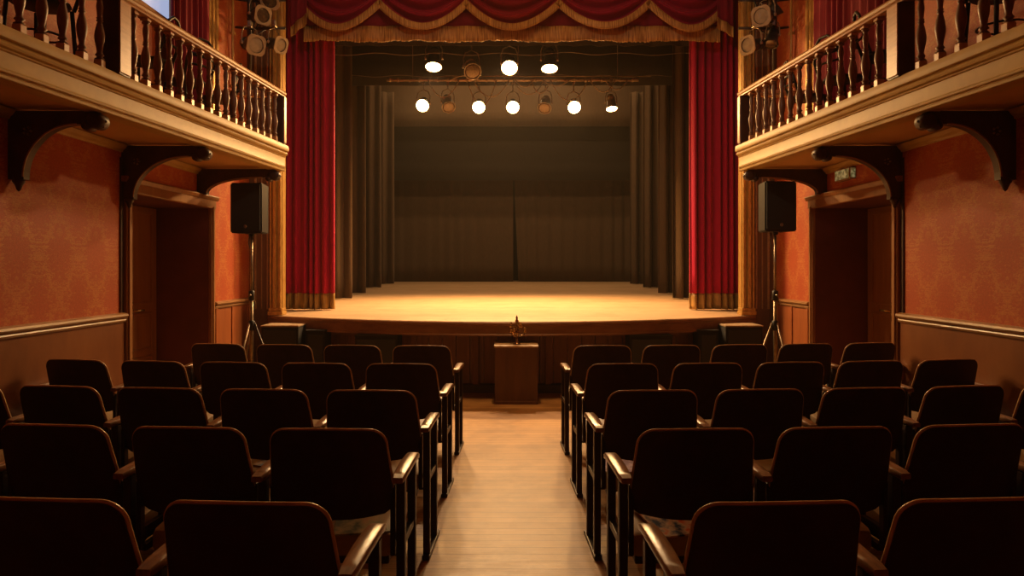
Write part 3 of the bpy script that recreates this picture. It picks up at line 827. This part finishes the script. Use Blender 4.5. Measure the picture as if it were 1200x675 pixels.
# ------------------------------------------------------------------ balconies
BX = lambda y: 2.36 + .087*(7-y)
BZ0, BZ1, RZ = 2.46, 2.71, 3.28
Y0, Y1 = -1.0, 7.05
balu_prof = [(.030, .055), (.018, .062), (.018, .070), (.027, .078), (.020, .088), (.016, .10), (.021, .13), (.029, .17), (.031, .20), (.026, .235), (.018, .27), (.014, .285), (.022, .293), (.014, .301), (.021, .309), (.014, .317), (.016, .34), (.021, .38), (.017, .415), (.014, .43), (.025, .438), (.025, .448), (.016, .455)]
for s in (-1, 1):
    side = 'left' if s < 0 else 'right'
    P = lambda off, y, z: Vector((s*(BX(y)-off), y, z))    # off = towards the aisle
    bal = thing('balcony', 'ochre painted gallery balcony along the %s wall with turned balusters' % side, 'balcony', (s*2.8, 3, 2.46))
    inv = Matrix.Translation((-s*2.8, -3, -2.46))
    def bl(name, bm, m, parent=bal, smooth=False, tf=inv):
        bm.transform(tf); return link(name, bm, m, parent, smooth)
    bm = bmesh.new()
    v = [(s*(WX-.002), Y0), (s*(BX(Y0)+.02), Y0), (s*(BX(Y1)+.02), Y1), (s*2.75, Y1+.14), (s*(WX-.002), Y1+.2)]
    prism(bm, v, 'z', BZ0+.012, BZ1-.02)
    bl('soffit', bm, M_soffit)
    prof = [(-.03, 2.452), (.0, 2.448), (.010, 2.452), (.012, 2.466), (.004, 2.472), (.004, 2.478), (.018, 2.484), (.020, 2.496), (.012, 2.503), (.010, 2.51),
            (.010, 2.590), (.018, 2.596), (.020, 2.604), (.034, 2.612), (.040, 2.626), (.034, 2.640), (.030, 2.645), (.05, 2.652), (.054, 2.668), (.048, 2.70), (.045, 2.71), (-.12, 2.71), (-.12, 2.452)]
    bm = bmesh.new()
    sweep(bm, prof, [lambda p: P(p[0], Y0, p[1]), lambda p: P(p[0], (Y0+Y1)/2, p[1]), lambda p: P(p[0], Y1, p[1])])
    autosmooth(bl('fascia', bm, M_ochre), 25)
    # end face of the slab towards the stage
    bm = bmesh.new()
    a = P(0.0, Y1, 0); b = Vector((s*WX, Y1+.2, 0))
    for (o0, z0, z1) in ((.0, 2.452, 2.47), (.0, 2.48, 2.60), (.015, 2.61, 2.64), (.03, 2.65, 2.71)):
        pts = [(s*(BX(Y1)-o0), Y1-.005), (s*2.74, Y1+.14+o0), (s*WX, Y1+.2+o0), (s*WX, Y1+.1), (s*2.8, Y1)]
        prism(bm, pts, 'z', z0, z1)
    bl('end_fascia', bm, M_ochre)
    # handrail
    hp = [(-.045, 3.215), (.045, 3.215), (.045, 3.226), (.056, 3.236), (.060, 3.252), (.05, 3.268), (.035, 3.274), (.0, 3.282), (-.035, 3.274), (-.05, 3.268), (-.060, 3.252), (-.056, 3.236), (-.045, 3.226)]
    bm = bmesh.new(); sweep(bm, hp, [lambda p: P(p[0]-.03, Y0, p[1]), lambda p: P(p[0]-.03, Y1, p[1])])
    autosmooth(bl('handrail', bm, M_hand), 25)
    bm = bmesh.new(); sweep(bm, [(-.04, 2.71), (.045, 2.71), (.045, 2.725), (.035, 2.732), (-.04, 2.732)], [lambda p: P(p[0]-.03, Y0, p[1]), lambda p: P(p[0]-.03, Y1, p[1])])
    bl('bottom_rail', bm, M_ochre)
    # return rail to the column
    bm = bmesh.new(); sweep(bm, hp, [lambda p: Vector((s*BX(Y1), Y1-.03+p[0], p[1])), lambda p: Vector((s*WX, Y1-.03+p[0], p[1]))])
    bl('return_rail', bm, M_hand)
    # newel posts
    ypost = 4.50 if s < 0 else 4.565
    for yp in (ypost, Y1-.04, 1.2):
        bm = bmesh.new(); w = .058 if yp != Y1-.04 else .03
        M_ = Matrix.Translation(P(-.03, yp, 0))
        box(bm, -.055, .055, -w*1.15, w*1.15, 2.72, 3.215, .006, M=M_)
        bp = bl('newel_post', bm, M_dark)
        bm = bmesh.new(); xx = -s*.055
        box(bm, min(xx, xx-s*.008), max(xx, xx-s*.008), -w*1.1, w*1.1, 2.735, 3.21, .003, M=M_)
        bl('face_panel', bm, M_hand, bp)
    # balusters
    if s < 0: ys = [4.67+.1394*k for k in range(17)] + [4.34-.158*k for k in range(14)]
    else: ys = [4.80+.1575*k for k in range(14)] + [4.37-.172*k for k in range(13)]
    proto = None
    for y in ys:
        if proto is None:
            bm = bmesh.new(); lathe(bm, [(r_*1.0, z*1.02) for r_, z in balu_prof], 14)
            proto = link('baluster', bm, M_balu, bal, True)
            bm = bmesh.new()
            box(bm, -.025, .025, -.025, .025, 0, .05, .004); box(bm, -.027, .027, -.027, .027, .462, .484, .004)
            link('end_block', bm, M_hand, proto); ends = list(proto.children)
            o = proto
        else:
            o = proto.copy(); COL.objects.link(o); o.parent = bal
            for q in ends:
                e = q.copy(); COL.objects.link(e); e.parent = o
        p = P(-.03, y, 2.731) - Vector((s*2.8, 3, 2.46)); o.location = p
    # brackets
    for bi, (yb, sc) in enumerate(((4.36, 1.0), (5.62, 1.0), (6.96, .62))):
        tip = BX(yb)+.05; zt = 2.457; root = WX
        bm = bmesh.new()
        L = root - tip; n = 16
        pts = [(0, zt), (L, zt), (L, zt-.075), (L-.10, zt-.085)]
        # curved underside sweeping down to the wall foot
        dz = .42*sc if bi < 2 else .24
        for k in range(n+1):
            a_ = k/n*PI/2; pts.append((L-.12-(L-.22)*math.sin(a_), zt-.085-(dz-.085)*(1-math.cos(a_))))
        pts += [(.10, zt-dz-.015), (.0, zt-dz-.015)]
        fs = prism(bm, [(p[0], p[1]) for p in pts], 'y', yb-.028, yb+.028)
        for v in bm.verts: v.co.x = s*(root - v.co.x)
        br = bl('bracket', bm, M_dark)
        bm = bmesh.new()
        Mt = Matrix.Translation((s*(tip+.005), yb, zt-.062)) @ Matrix.Rotation(PI/2, 4, 'X')
        lathe(bm, [(0, -.05), (.03, -.05), (.052, -.042), (.052, .042), (.03, .05), (0, .05)], 16, Mt)
        Mt = Matrix.Translation((s*(tip+.06), yb, zt-.095)) @ Matrix.Rotation(PI/2, 4, 'X')
        lathe(bm, [(0, -.045), (.028, -.042), (.032, 0), (.028, .042), (0, .045)], 12, Mt)
        for k in range(5):
            a_ = k*PI/4; Mt = Matrix.Translation((s*(tip+.005-.05*math.cos(a_)), yb, zt-.062-.045*math.sin(a_)))
            lathe(bm, [(0, -.012), (.012, 0), (0, .012)], 8, Mt)
        bl('scroll', bm, M_dark, br, True)
        # pale edge line following the curve and a small carved rosette on the side
        bm = bmesh.new()
        tube(bm, [(s*(root-p[0]), yb-.036, p[1]) for p in pts[4:-2]], .006, 5)
        bl('edge_bead', bm, M_rail, br, True)
        if bi < 2:
            bm = bmesh.new()
            for k in range(5):
                a_ = k*2*PI/5; Mt = Matrix.Translation((s*(root-.13)+.022*math.cos(a_), yb-.036, zt-.13+.022*math.sin(a_)))
                lathe(bm, [(0, -.01), (.011, 0), (0, .01)], 8, Mt)
            bl('rosette', bm, M_steel, br, True)
            bm = bmesh.new()
            lathe(bm, [(.0, -.06), (.012, -.05), (.022, -.02), (.035, 0), (.035, .02)], 10, Matrix.Translation((s*(root-.05), yb, zt-dz-.03)))
            bl('pendant', bm, M_dark, br, True)

# wall post strips (dark vertical frame next to each doorway under the bracket)
for s in (-1, 1):
    bm = bmesh.new(); x = s*(WX-.012)
    box(bm, min(x, s*WX), max(x, s*WX), D0-.135, D0-.092, 0, 2.36, .002)
    struct('trim_13' if s < 0 else 'trim_14', bm, M_dark)

# exit box on the right wall
t = thing('exit_sign', 'small pale green illuminated box sign above the right doorway', 'sign', (3.2, 6.50, 2.285))
bm = bmesh.new(); box(bm, -.06, -.001, -.15, .15, 0, .115, .006); link('housing', bm, M_rail, t)
a = N('sign_face'); v = a.coords(); f = a.noise(v, 26, 3, .6, (1, 1, 1)); c = a.ramp(f, [(.45, (.20, .17, .05)), (.60, (.62, .58, .26))])
a.l(c, a.b.inputs['Base Color']); a.l(c, a.b.inputs['Emission Color']); a.b.inputs['Emission Strength'].default_value = .25; M_sign = a.set(.4)
bm = bmesh.new(); box(bm, -.064, -.058, -.135, .135, .012, .102, .003); link('lit_face', bm, M_sign, t)
bm = bmesh.new(); box(bm, -.052, -.008, -.157, -.149, .012, .102, .003); link('end_face', bm, M_sign, t)

# ------------------------------------------------------------------ upper side windows with red curtains
M_sky = emit('pale_window_daylight', (.55, .68, 1.0), .6)
for s in (-1, 1):
    ya, yb = (5.78, 6.95) if s < 0 else (5.6, 6.98); zl = 3.72 if s < 0 else 3.1
    bm = bmesh.new(); x0 = s*(WX-.03); x1 = s*(WX-.001)
    for (a, b, z0, z1) in ((ya-.08, ya, zl, 5.2), (yb-.02, yb+.05, zl, 5.2), (ya-.08, yb+.05, 5.1, 5.2), (ya-.08, yb+.05, zl-.05, zl+.03), ((ya+yb)/2-.02, (ya+yb)/2+.02, zl, 5.1)):
        box(bm, min(x0, x1), max(x0, x1), a, b, z0, z1, .004)
    w = struct('window_1' if s < 0 else 'window_2', bm, M_rail)
    bm = bmesh.new(); box(bm, min(s*(WX-.012), x1), max(s*(WX-.012), x1), ya, yb, zl+.02, 5.12); link('pane', bm, M_sky, w)
    side = 'left' if s < 0 else 'right'
    a, b = ((6.20, 7.0) if s < 0 else (5.55, 7.0))
    bm = drape_bm(a, b, 2.73, 5.25, 7 if s < 0 else 11, .03, 70+s, 8)
    for v in bm.verts: v.co = Vector((s*(WX-.10)+v.co.y, v.co.x, v.co.z))
    o = link('window_curtain', bm, M_redd, None, True); solid(o, .006)
    tag(o, 'red curtain hanging behind the %s balcony balustrade' % side, 'curtain')
    bm = bmesh.new(); tube(bm, [(s*(WX-.09), a-.08, 5.27), (s*(WX-.09), b+.0, 5.27)], .014, 8)
    tag(link('curtain_rod', bm, M_brass, None, True), 'curtain rod above the %s balcony curtain' % side, 'rod')

# ------------------------------------------------------------------ balcony chairs (dark bentwood)
def bentwood(label):
    t = thing('bentwood_chair', label, 'chair', (0, 0, 0), 0, 'dark chairs on the balconies')
    bm = bmesh.new(); lathe(bm, [(0, .43), (.17, .43), (.185, .445), (.18, .46), (0, .465)], 20); link('seat', bm, M_blk, t, True)
    for (x, y) in ((-.13, .13), (.13, .13), (-.13, -.13), (.13, -.13)):
        bm = bmesh.new(); tube(bm, [(x*1.15, y*1.15, 0), (x, y, .43)], .014, 8); link('leg', bm, M_blk, t, True)
    bm = bmesh.new(); tube(bm, [(-.15, -.13, .44), (-.165, -.19, .65), (-.13, -.215, .82), (-.05, -.225, .88), (.05, -.225, .88), (.13, -.215, .82), (.165, -.19, .65), (.15, -.13, .44)], .014, 8); link('back_frame', bm, M_blk, t, True)
    bm = bmesh.new(); tube(bm, [(-.155, -.20, .70), (0, -.235, .70), (.155, -.20, .70)], .02, 6); tube(bm, [(-.155, -.19, .60), (0, -.225, .60), (.155, -.19, .60)], .012, 6); link('back_slat', bm, M_blk, t, True)
    bm = bmesh.new(); tube(bm, [(.14*math.cos(k*PI/8), .14*math.sin(k*PI/8), .2) for k in range(16)], .008, 6, closed=True); link('stretcher_ring', bm, M_blk, t, True)
    return t
def copy_tree(o):
    c = o.copy(); COL.objects.link(c)
    for ch in list(o.children):
        d = copy_tree(ch); d.parent = c
    return c
spots = [(-2.90, 6.55, 1.9, 'dark chair on the left balcony nearest the stage'), (-2.92, 5.95, 1.2, 'dark chair on the left balcony, second from the stage'),
         (-2.93, 5.35, 1.7, 'dark chair on the left balcony just beyond the square post'), (-2.95, 4.15, 1.5, 'dark chair on the left balcony nearest the camera side of the post'),
         (2.90, 6.50, -1.7, 'dark chair on the right balcony nearest the stage'), (2.92, 5.85, -1.3, 'dark chair on the right balcony, second from the stage'),
         (2.92, 5.20, -1.9, 'dark chair on the right balcony just beyond the square post'), (2.95, 4.0, -1.55, 'dark curved-back chair on the right balcony on the near side of the post')]
pc = None
for x, y, r, lab in spots:
    if pc is None: pc = bentwood(lab); c = pc
    else: c = copy_tree(pc); c['label'] = lab
    c.location = (x-.08*(1 if x > 0 else -1), y, BZ1+.001); c.rotation_euler = (0, 0, r)
    c.scale = (.9, .9, .80)

# ------------------------------------------------------------------ theatre seats
def back_outline():
    # (x, z) clockwise; wider at the bottom, rounded top, bowed lower edge
    pts = []; wt, wb, zt, zbm, r = .222, .243, .85, .515, .062
    nb = 12
    for k in range(nb+1):           # bottom edge left -> right, bowed downwards
        u = -1+2*k/nb; pts.append((wb*u, zbm+.0 - .035*(1-u*u) + (.02 if abs(u) == 1 else 0)))
    for k in range(0, 9):           # right top corner
        a = k/8*PI/2; pts.append((wt-r+r*math.cos(a), zt-r+r*math.sin(a)))
    for k in range(1, 6): pts.append(((wt-r)*(1-2*k/6), zt+.004*math.sin(k/6*PI)))
    for k in range(0, 9):
        a = PI/2+k/8*PI/2; pts.append((-(wt-r)+r*math.cos(a), zt-r+r*math.sin(a)))
    return pts
OUT = back_outline()
def back_pt(x, z, off=0.0):
    lean = -.095*(z-.50)/.35
    bow = .030*(1-(x/.24)**2)
    # backrest curves gently round the sitter: centre is farther back (towards -y)
    return Vector((x, .055 + lean - bow + off, z))
def theatre_seat(label, group):
    t = thing('theatre_seat', label, 'chair', (0, 0, 0), 0, group)
    bm = bmesh.new()
    nx_, nz_ = 14, 10
    ring0 = [bm.verts.new(back_pt(x, z, -.011)) for x, z in OUT]; ring1 = [bm.verts.new(back_pt(x, z, .011)) for x, z in OUT]
    n = len(OUT)
    for i in range(n): bm.faces.new((ring0[i], ring0[(i+1) % n], ring1[(i+1) % n], ring1[i]))
    for ring, off in ((ring0, -.011), (ring1, .011)):
        prev = ring
        for sc in (.85, .6, .35, .12):
            cur = [bm.verts.new(back_pt(x*sc, .675+(z-.675)*sc, off)) for x, z in OUT]
            for i in range(n): bm.faces.new((prev[i], prev[(i+1) % n], cur[(i+1) % n], cur[i]))
            prev = cur
        bm.faces.new(prev)
    autosmooth(link('backrest', bm, M_chair, t), 50)
    bm = bmesh.new(); tube(bm, [back_pt(x*1.005, .675+(z-.675)*1.006, .001) for x, z in OUT[nb_+0:]] if False else [back_pt(x, z, 0) for x, z in OUT[12:]+OUT[:1]], .0072, 8)
    o = link('rim_highlight', bm, M_rim, t, True); o['label'] = 'plywood edge painted pale as a rim highlight'
    # seat cushion
    bm = bmesh.new(); box(bm, -.225, .225, .075, .475, .355, .455, .03)
    for v in bm.verts:
        v.co.z += .010*(1-(v.co.x/.225)**2)*(1 if v.co.z > .43 else 0) - .02*max(0, (v.co.y-.40)/.08)**2 + (v.co.y-.075)/.4*.065 - .05
    autosmooth(link('seat', bm, M_seat, t))
    bm = bmesh.new(); box(bm, -.205, .205, .095, .455, .325, .36, .006)
    for v in bm.verts: v.co.z += (v.co.y-.075)/.4*.065 - .05
    link('seat_pan', bm, M_chair, t)
    for s in (-1, 1):
        bm = bmesh.new(); box(bm, s*.234-.012, s*.234+.012, .05, .30, .33, .36, .003); box(bm, s*.236-.010, s*.236+.010, .018, .05, .345, .62, .003)
        link('side_iron', bm, M_iron, t)
    return t
def standard(t, s):
    x = s*.270
    bm = bmesh.new(); box(bm, x-.017, x+.017, .0, .034, .022, .645, .004); link('rear_leg', bm, M_iron, t)
    bm = bmesh.new(); box(bm, x-.017, x+.017, .235, .269, .022, .640, .004); link('front_leg', bm, M_iron, t)
    bm = bmesh.new(); box(bm, x-.020, x+.020, -.02, .33, 0, .024, .005)
    link('foot_bar', bm, M_iron, t)
    bm = bmesh.new(); box(bm, x-.012, x+.012, .03, .24, .38, .41, .002); link('cross_bar', bm, M_iron, t)
    bm = bmesh.new(); n = 12; prof = []
    def F(p, k):
        u = k/n; y = -.055 + .375*u; w = .023 + .004*math.sin(PI*u) - (.003 if k in (0, n) else 0); th = .013 - (.002 if k in (0, n) else 0)
        z = .660 + .010*math.sin(PI*u*.9) - .012*max(0, (u-.8)/.2)**2
        return Vector((x + p[0]*w, y, z+p[1]*th))
    pr = [(-.85, -1), (.85, -1), (1, -.7), (1, .65), (.85, 1), (-.85, 1), (-1, .65), (-1, -.7)]
    sweep(bm, pr, [(lambda p, k=k: F(p, k)) for k in range(n+1)])
    autosmooth(link('armrest', bm, M_arm, t), 50)
nb_ = 12
rowy = [5.34, 4.36, 3.44, 2.64, 1.84]
rown = ['front row', 'second row', 'third row', 'fourth row', 'nearest row']
coln = ['at the aisle end', 'second from it', 'third from it', 'fourth from it', 'fifth from it']
ncol = {(-1, 0): 4, (1, 0): 5, (-1, 1): 5, (1, 1): 5, (-1, 2): 5, (1, 2): 5, (-1, 3): 4, (1, 3): 4, (-1, 4): 2, (1, 4): 2}
tmpl = None; seats = {}
for s in (-1, 1):
    base = theatre_seat('x', 'dark theatre seats in rows')
    # outer standard for every seat; the aisle seat also gets its aisle standard
    standard(base, s)
    ais = copy_tree(base); standard(ais, -s)
    first = {0: ais, 1: base}; used = {0: False, 1: False}
    for r in range(5):
        for c in range(ncol[(s, r)]):
            k = 0 if c == 0 else 1
            if not used[k]: o = first[k]; used[k] = True
            else: o = copy_tree(first[k])
            X_ = s*(.70+.545*c); Yq = rowy[r] + .025*(X_*X_-.49)
            o.location = (X_, Yq - .0, 0); o.rotation_euler = (0, 0, math.atan(2*.025*X_)*1.15 + R.uniform(-.012, .012))
            o['label'] = 'dark theatre seat in the %s left of the aisle, %s' % (rown[r], coln[c]) if s < 0 else 'dark theatre seat in the %s right of the aisle, %s' % (rown[r], coln[c])
            seats[(s, r, c)] = o

# leaflets and magazines left on seats
def paper(s, r, c, dx, dy, w, h, rz, cols, label, name='magazine', th=.008):
    st = seats[(s, r, c)]; a = N('printed_'+name); v = a.coords()
    f = a.noise(v, 14, 3, .6); cc = a.ramp(f, [(.36, cols[0]), (.5, cols[1]), (.62, cols[2])]); a.l(cc, a.b.inputs['Base Color']); m = a.set(.6, 0, .3)
    bm = bmesh.new(); box(bm, -w/2, w/2, -h/2, h/2, 0, th, .0015)
    for v_ in bm.verts: v_.co.z += .003*abs(v_.co.x/w*2)**2
    o = link(name, bm, m); p = st.matrix_basis @ Vector((dx, dy, .463 - .05 + (dy-.075)/.4*.065)); o.location = p; o.rotation_euler = (.16, 0, rz+st.rotation_euler.z)
    tag(o, label, 'magazine'); return o
paper(1, 3, 0, -.03, .19, .26, .30, .25, ((.05, .09, .2), (.75, .62, .5), (.75, .16, .05)), 'colourful magazine lying on the aisle seat right of the aisle in the fourth row')
paper(1, 2, 0, -.10, .20, .24, .30, -.1, ((.45, .25, .35), (.7, .5, .55), (.35, .2, .3)), 'pinkish leaflet on the aisle seat right of the aisle in the third row', 'leaflet')
paper(-1, 3, 0, .08, .19, .22, .28, .2, ((.15, .22, .2), (.4, .42, .3), (.55, .45, .3)), 'greenish leaflet on the aisle seat left of the aisle in the fourth row', 'leaflet')
paper(-1, 2, 1, .02, .22, .22, .28, -.3, ((.10, .16, .25), (.3, .2, .1), (.5, .35, .2)), 'dark blue and brown magazine on the seat second from the aisle, left third row')
paper(1, 3, 1, -.10, .27, .22, .28, .3, ((.4, .28, .2), (.65, .45, .3), (.3, .2, .15)), 'pale leaflet on the seat second from the aisle, right fourth row', 'leaflet')

# ------------------------------------------------------------------ lights
WARM = (1.0, .52, .18)
def spot(loc, tgt, power, ang, blend=.6, col=WARM, r=.06, name='spot'):
    l = bpy.data.lights.new(name, 'SPOT'); l.energy = power; l.color = col; l.spot_size = math.radians(ang); l.spot_blend = blend; l.shadow_soft_size = r
    o = bpy.data.objects.new(name, l); COL.objects.link(o); o.location = loc
    o.rotation_euler = (Vector(tgt)-Vector(loc)).to_track_quat('-Z', 'Y').to_euler(); return o
def area(loc, tgt, power, sx, sy, col=WARM, name='area', spread=180):
    l = bpy.data.lights.new(name, 'AREA'); l.shape = 'RECTANGLE'; l.size = sx; l.size_y = sy; l.energy = power; l.color = col; l.spread = math.radians(spread)
    o = bpy.data.objects.new(name, l); COL.objects.link(o); o.location = loc
    o.rotation_euler = (Vector(tgt)-Vector(loc)).to_track_quat('-Z', 'Y').to_euler(); return o
KEY = 235
for i, ((lens, d), lit) in enumerate(LIT):
    if not lit: continue
    p = lens + d*.06
    col = (1, .53, .17)
    if i < 4:      # upper row: down on to the stage
        spot(p, p + Vector((d.x, d.y*.6, d.z)), 430, 120, .8, (1, .64, .34), .08, 'stage_lamp_light')
    elif i < 10:   # lower row: out and down, over the stage and into the house
        spot(p, p + Vector((0, -.75, -.8)), KEY, 150, .6, col, .08, 'stage_lamp_light')
    else: spot(p, p + d, 150, 100, .8, col, .06, 'stage_lamp_light')
area((0, 6.6, 5.85), (0, 6.2, 0), 30, 2.6, .7, WARM, 'overhead_fill')  # unseen soft area light, added overhead to fill the walls
spot((0, 7.0, 5.8), (0, 6.95, 0), 420, 40, .8, WARM, .12, 'floor_fill_spot')  # unseen spot, added to brighten the floor before the stage
for s in (-1, 1):
    spot((s*2.9, -.5, 5.6), (-s*2.3, 9.0, 2.9), 330, 27, .6, (1, .78, .62), .08, 'front_spot')

for y, pw in ((13.4, 105), (15.6, 90)):
    area((0, y, 6.6), (0, y+.15, 0), pw, 5.0, .25, (1, .60, .28), 'upstage_fill')  # unseen area lights, added to lift the rear stage and drapes
w = bpy.data.worlds.new('world'); scene.world = w; w.use_nodes = True
w.node_tree.nodes['Background'].inputs[0].default_value = (.5, .28, .12, 1); w.node_tree.nodes['Background'].inputs[1].default_value = .02
# thin warm theatrical haze filling the house
hv = w.node_tree.nodes.new('ShaderNodeVolumeScatter'); hv.inputs['Density'].default_value = .0011; hv.inputs['Anisotropy'].default_value = .35
hv.inputs['Color'].default_value = (1, .88, .7, 1)
w.node_tree.links.new(hv.outputs[0], w.node_tree.nodes['World Output'].inputs['Volume'])

vs = scene.view_settings; vs.view_transform = 'Standard'; vs.look = 'None'; vs.exposure = 0; vs.gamma = 1; vs.use_curve_mapping = False
